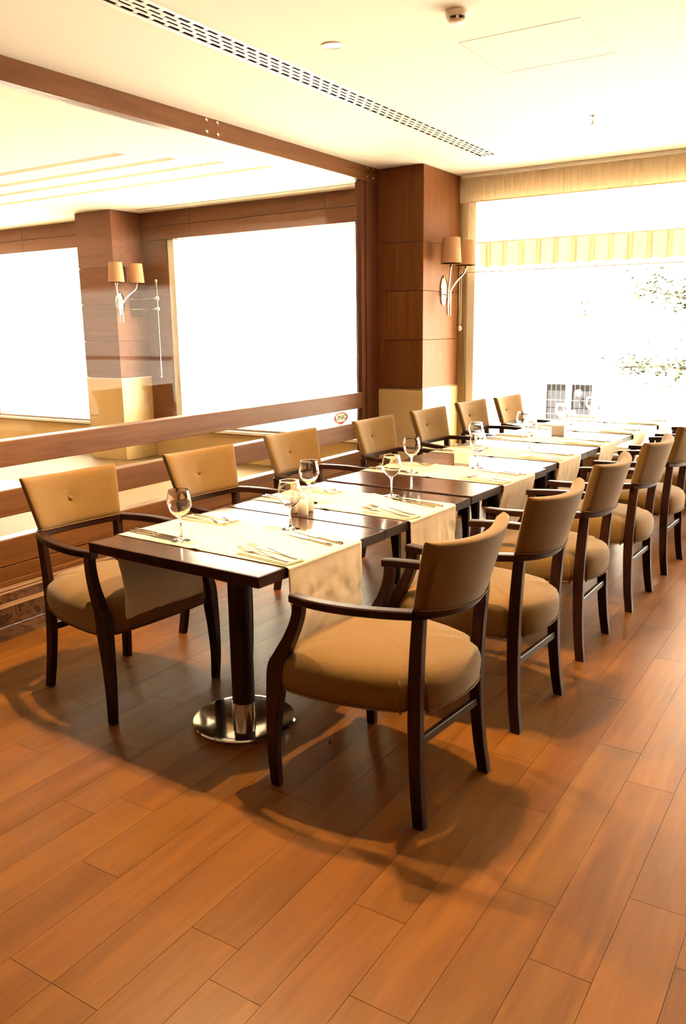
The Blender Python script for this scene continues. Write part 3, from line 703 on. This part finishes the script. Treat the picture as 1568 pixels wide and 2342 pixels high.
def downlight(x, y, label, on=True):
    r = empty('downlight', (x, y, H))
    auto(obj('trim_ring', lathe(BM(), [(0.040, -0.001), (0.052, -0.005), (0.056, -0.003), (0.056, 0.0), (0.040, 0.0)], 32), 'white_metal', r), 40)
    obj('lens', lathe(BM(), [(0.041, -0.0015), (0.041, -0.003), (0.0001, -0.0035)], 28), 'lamp_lens' if on else 'white_metal', r)
    if not on: return tag(r, label, 'ceiling light', 'recessed ceiling downlights')
    l = bpy.data.lights.new('lamp', 'SPOT'); l.energy = DOWNLIGHT_W; l.spot_size = math.radians(125); l.spot_blend = 0.6; l.shadow_soft_size = 0.035; l.color = (1.0, 0.70, 0.38)
    lo = bpy.data.objects.new('lamp', l); COL.objects.link(lo); lo.parent = r; lo.location = (0, 0, -0.02)
    tag(r, label, 'ceiling light', 'recessed ceiling downlights'); return r
downlight(-0.824, 1.795, 'small round recessed downlight beside the air diffuser', False)
downlight(-0.95, 0.60, 'recessed downlight above the partition end of the first table')
downlight(0.42, 0.64, 'recessed downlight above the first aisle side chair')
downlight(0.62, 1.74, 'recessed downlight above the second aisle side chair', False)
sd = empty('smoke_detector', (-0.106, 1.726, H)); tag(sd, 'round white smoke detector with dark slots on the ceiling', 'smoke detector')
auto(obj('base', lathe(BM(), [(0.050, 0), (0.052, -0.004), (0.052, -0.022), (0.047, -0.028)], 32), 'detector_white', sd), 40)
obj('sensor_chamber', lathe(BM(), [(0.036, -0.027), (0.036, -0.042)], 24), 'dark_void', sd)
for k in range(6):
    a = k*PI/3; bmr = B(0.033, 0.044, -0.006, 0.006, -0.044, -0.026, 0.001)
    o = obj('rib', bmr, 'detector_white', sd); o.rotation_euler = (0, 0, a)
auto(obj('cap', lathe(BM(), [(0.043, -0.041), (0.041, -0.046), (0.03, -0.051), (0.0001, -0.052)], 28), 'detector_white', sd), 50)
obj('indicator', lathe(BM(), [(0.003, 0.0), (0.0001, -0.002)], 8, (-0.02, -0.049, -0.014)), 'dark_void', sd)
sk = empty('sprinkler_head', (-0.145, 4.04, H)); tag(sk, 'tiny brass sprinkler head hanging from the ceiling', 'sprinkler')
obj('rose', lathe(BM(), [(0.028, 0), (0.026, -0.005), (0.008, -0.007), (0.008, -0.03)], 20), 'bolt_steel', sk); obj('deflector', lathe(BM(), [(0.004, -0.03), (0.004, -0.05), (0.016, -0.052), (0.016, -0.055)], 16), 'gold_frame', sk)

# ================================================================== SCONCES
def sconce(ox, oy, label, flip=1):
    """two-shade wall lamp on a face with normal +x; local y runs along the wall"""
    r = empty('wall_sconce', (ox, oy, 1.90)); tag(r, label, 'wall lamp', 'two-shade wall lamps')
    bm = BM(); rings = []
    for x, k in ((0.0, 1.0), (0.010, 1.0), (0.018, 0.86), (0.021, 0.5), (0.0215, 0.05)):
        rings.append([Vector((x, 0.072*k*math.cos(2*PI*a/32), 0.138*k*math.sin(2*PI*a/32))) for a in range(32)])
    auto(obj('back_plate', loft(bm, rings), 'chrome', r), 40)
    for n, (sy, yb, by) in enumerate(((-0.19, -0.115, -0.115), (0.13, -0.06, -0.06))):
        x = 0.10 if n == 0 else 0.10; X = 0.165
        pts = [(x, by, -0.225), (x, by, -0.08), (x+0.002, by+(0.01 if n else 0), 0.0), (x+0.03, by+(sy-by)*0.45, 0.09), (X-0.01, sy-(sy-by)*0.08, 0.16), (X, sy, 0.215), (X, sy, 0.27)]
        arm = auto(obj('arm', tube(BM(), catmull(pts, 6), 0.0085, 10), 'chrome', r), 50)
        obj('stay', tube(BM(), [(0.015, by*0.5, -0.03), (x, by, -0.05)], 0.006, 8), 'chrome', arm)
        obj('lamp_holder', lathe(BM(), [(0.016, 0.20), (0.016, 0.245), (0.01, 0.26)], 14, (X, sy, 0)), 'chrome', arm)
        shp = [(0.094, 0.232), (0.078, 0.455), (0.0755, 0.455), (0.0915, 0.234), (0.094, 0.232)]
        auto(obj('lamp_shade', lathe(BM(), shp, 40, (X, sy, 0)), 'shade_fabric', r), 40)
    return r
sconce(XC, 5.27, 'two-shade chrome wall lamp on the corner column by the window')
sconce(FX1, 5.20, 'two-shade chrome wall lamp on the column of the neighbouring room')
# chrome bracket with a vertical rod in the neighbouring room
rb = empty('rod_bracket', (FX1+0.006, 5.45, 1.89)); tag(rb, 'chrome wall plate with two arms carrying a tall vertical rod', 'wall bracket')
obj('plate', B(0, 0.012, -0.09, 0.09, -0.15, 0.15, 0.003), 'chrome', rb)
for z in (-0.062, 0.062):
    a = obj('bracket_arm', tube(BM(), [(0.01, 0, z), (0.34, 0, z)], 0.008, 10), 'chrome', rb)
    auto(obj('clamp', lathe(BM(), [(0.0001, -0.028), (0.026, -0.018), (0.030, 0), (0.026, 0.018), (0.0001, 0.028)], 20, (0.36, 0, z)), 'chrome', a), 60)
obj('vertical_rod', tube(BM(), [(0.36, 0, -0.88), (0.36, 0, 0.26)], 0.010, 12), 'chrome', rb)
auto(obj('finial', lathe(BM(), [(0.0001, -0.018), (0.016, -0.008), (0.016, 0.008), (0.0001, 0.018)], 16, (0.36, 0, 0.268)), 'chrome', rb), 60)
# low dark bench table and a cushion seat seen through the partition
lt = empty('low_table', (-3.03, 0.55, 0), 0.0); tag(lt, 'low dark wooden table behind the partition rails', 'table')
obj('table_top', B(-0.4, 0.42, -0.6, 0.56, 0.625, 0.665, 0.004), 'table_wood', lt)
auto(obj('pole', lathe(BM(), [(0.04, 0.02), (0.04, 0.63)], 20, (-0.25, -0.35, 0)), 'chair_wood', lt))
auto(obj('base', lathe(BM(), [(0.2, 0.0), (0.2, 0.018), (0.04, 0.022)], 32, (-0.25, -0.35, 0)), 'polished_base', lt))

# ================================================================== BLIND
bl = empty('roman_blind', (0, YW-0.075, 0)); tag(bl, 'sheer cream roman blind drawn up over the tall window', 'blind')
def sheer(name, x0, x1, z0, z1, parent, y=0.0, amp=0.004, seed=0):
    bm = BM(); n = int((x1-x0)/0.02); rows = []
    for j in range(4):
        z = z0+(z1-z0)*j/3
        rows.append([bm.verts.new((x0+(x1-x0)*k/n, y+amp*math.sin(k*1.9+seed)+amp*noise.noise(Vector((k*0.35, j*.2, seed))), z)) for k in range(n+1)])
    for j in range(3):
        for k in range(n): bm.faces.new((rows[j][k], rows[j][k+1], rows[j+1][k+1], rows[j+1][k]))
    return obj(name, bm, 'sheer', parent, smooth=True)
zz = [2.968, 2.715, 2.34, 2.075]
for k in range(3): sheer('fabric_panel', -1.80, 4.45, zz[k+1], zz[k], bl, 0.0, 0.004, k*2.3)
sheer('fabric_fold', -1.80, 4.45, 2.09, 2.335, bl, -0.03, 0.004, 9.1)
for z in zz[1:]:
    obj('hem_bar', tube(BM(), [(-1.80, -0.006, z), (4.45, -0.006, z)], 0.005, 8), 'cloth', bl)
obj('head_rail', B(-1.80, 4.45, -0.02, 0.03, 2.935, 2.968, 0.002), 'white_metal', bl)
cp = [(-1.800, -0.035, 2.10)]+[(-1.800, -0.035, 2.10-0.05*k) for k in range(1, 11)]+[(-1.792, -0.035, 1.575), (-1.784, -0.035, 1.60)]+[(-1.782, -0.035, 1.60+0.05*k) for k in range(1, 11)]
ch = obj('pull_chain', tube(BM(), cp, 0.0028, 6), 'cloth', bl)
auto(obj('chain_weight', lathe(BM(), [(0.0001, -0.03), (0.016, -0.018), (0.020, 0), (0.014, 0.016), (0.0001, 0.024)], 16, (-1.792, -0.035, 1.555)), 'porcelain', ch), 60)

# ================================================================== OUTSIDE
gr = obj('street', B(-60, 60, YW+0.25, 60, -1.0, -0.9), 'street'); tag(gr, 'sunlit pale street outside the windows', kind='structure')
aw = empty('striped_awning', (0, 0, 0)); tag(aw, 'striped canvas awning with a hanging valance outside the window', 'awning')
AY = 6.84
bm = BM(); loft(bm, [[Vector((-2.35, YW+0.22, 3.25)), Vector((4.6, YW+0.22, 3.25)), Vector((4.6, AY, 2.48)), Vector((-2.35, AY, 2.48))], [Vector((-2.35, YW+0.22, 3.255)), Vector((4.6, YW+0.22, 3.255)), Vector((4.6, AY, 2.485)), Vector((-2.35, AY, 2.485))]])
obj('canopy', bm, 'canopy_cloth', aw)
bm = BM(); n = 440; top, bot = [], []
for k in range(n+1):
    x = -2.35+6.95*k/n; z = 2.20+0.02*abs(math.sin(PI*x/0.19)); yy = AY+0.012*math.sin(x*21)
    top.append(bm.verts.new((x, AY+0.004*math.sin(x*21), 2.475))); bot.append(bm.verts.new((x, yy, z)))
for k in range(n): bm.faces.new((top[k], top[k+1], bot[k+1], bot[k]))
obj('valance', bm, 'awning_canvas', aw)
obj('front_bar', tube(BM(), [(-2.35, AY, 2.478), (4.6, AY, 2.478)], 0.018, 8), 'white_metal', aw)
# building across the street
FYB = 14.0
bd = empty('street_building', (0, FYB, 0)); tag(bd, 'pale rendered building across the street with barred windows', 'building')
def hole_wall():
    bm = BM(); xs_ = [-40, -3.80, -2.86, 22]
    box(bm, -40, -3.80, 0, 0.3, -0.9, 12); box(bm, -2.86, 22, 0, 0.3, -0.9, 12); box(bm, -3.80, -2.86, 0, 0.3, 0.46, 12); box(bm, -3.80, -2.86, 0, 0.3, -0.9, -0.25)
    return bm
obj('facade', hole_wall(), 'facade', bd)
obj('string_course', B(-40, 22, -0.05, 0.0, 0.88, 0.92, 0.004), 'facade_trim', bd)
obj('plinth_course', B(-40, 22, -0.04, 0.0, -0.9, -0.55, 0.004), 'facade', bd)
wf = obj('window_frame', B(-3.38, -3.28, 0.02, 0.08, -0.25, 0.46), 'facade', bd)
for a, b_ in ((-3.78, -3.38), (-3.28, -2.88)):
    obj('window_pane', B(a, b_, 0.10, 0.12, -0.24, 0.45), 'facade_dark', bd)
for k in range(10):
    x = -3.74+k*0.094; obj('grille_bar', tube(BM(), [(x, -0.02, -0.25), (x, -0.02, 0.46)], 0.006, 6), 'grille', bd)
for z in (-0.12, 0.15): obj('grille_bar', tube(BM(), [(-3.95, -0.02, z), (-2.86, -0.02, z)], 0.007, 6), 'grille', bd)
obj('upper_window', B(-3.98, -3.3, -0.012, 0.0, 1.72, 3.2, 0.003), 'facade', bd)
obj('down_pipe', tube(BM(), [(-3.97, -0.06, 1.0), (-3.97, -0.06, 6)], 0.05, 10), 'facade', bd)
fbx = empty('flower_box', (-3.05, FYB-0.002, 1.64)); tag(fbx, 'red flower box with plants on the building across the street', 'flower box')
obj('trough', B(-0.16, 0.16, -0.16, 0.0, 0.0, 0.10, 0.004), 'flower_red', fbx)
bm = BM()
for k in range(60):
    c = Vector((random.uniform(-.15, .15), random.uniform(-.14, -.02), 0.1+random.random()**2*0.35)); a = random.uniform(0, PI); s = 0.03
    u = Vector((math.cos(a), math.sin(a), 0.4))*s; v = Vector((-math.sin(a), math.cos(a), 0.5))*s
    bm.faces.new([bm.verts.new(c+q) for q in (u, v, -u, -v)])
obj('foliage', bm, 'leaf', fbx); fbx.children[-1]['kind'] = 'stuff'
for (lx, ly, lz, label) in ((-3.35, FYB-0.05, 0.28, 'pale round wall lamp on the building across the street'),):
    o = obj('wall_globe', lathe(BM(), [(0.0001, -0.07), (0.05, -0.05), (0.07, 0), (0.05, 0.05), (0.0001, 0.07)], 20), 'facade', None, smooth=True, loc=(-3.10, FYB-0.06, 0.30)); tag(o, label, 'wall lamp')
# tree in front of it
tr = empty('street_tree', (0.35, 11.2, -0.9)); tag(tr, 'leafy green street tree seen through the tall window', 'tree')
obj('trunk', tube(BM(), catmull([(0, 0, 0), (0.03, 0, 1.2), (-0.05, 0, 2.4), (0.05, 0, 3.6)], 6), 0.09, 10), 'bark', tr, smooth=True)
limbs = [[(0, 0, 1.5), (-0.7, 0, 1.75), (-1.4, -0.1, 1.85), (-2.1, -0.1, 1.82)], [(0, 0, 2.0), (-0.6, 0, 2.6), (-1.2, 0.1, 2.85), (-2.0, 0.1, 3.05)], [(0, 0, 2.4), (0.5, 0.1, 3.0), (0.9, 0.1, 3.8)], [(0, 0, 1.6), (0.6, 0, 1.9), (1.2, 0, 2.0)], [(0, 0, 1.9), (-0.4, -.1, 2.1), (-0.9, -.1, 2.2)]]
lv = BM()
for L_ in limbs:
    P = catmull(L_, 6); obj('branch', tube(BM(), P, [0.04*(1-0.8*k/len(P)) for k in range(len(P))], 6), 'bark', tr, smooth=True)
    for k in range(900):
        t = random.random()**0.7; p = P[int(t*(len(P)-1))]+Vector((random.gauss(0, .15), random.gauss(0, .15), random.gauss(0, .13)))
        a, e = random.uniform(0, 2*PI), random.uniform(-.6, .6); s = random.uniform(.03, .055)
        u = Vector((math.cos(a), math.sin(a), math.sin(e)))*s; v = Vector((-math.sin(a), math.cos(a), random.uniform(-.8, .8)))*s*.6
        lv.faces.new([lv.verts.new(p+q) for q in (u, v, -u, -v)])
o = obj('leaves', lv, 'leaf', tr); o['kind'] = 'stuff'
# crumb on the floor
o = obj('crumb', lathe(BM(), [(0.004, 0.0), (0.006, 0.003), (0.004, 0.008), (0.0001, 0.009)], 8), 'dirt', None, loc=(0.045, 0.345, 0.0)); tag(o, 'tiny dark crumb lying on the floor under the first table', 'crumb')
print('PLANKS', nplank, len(cand))
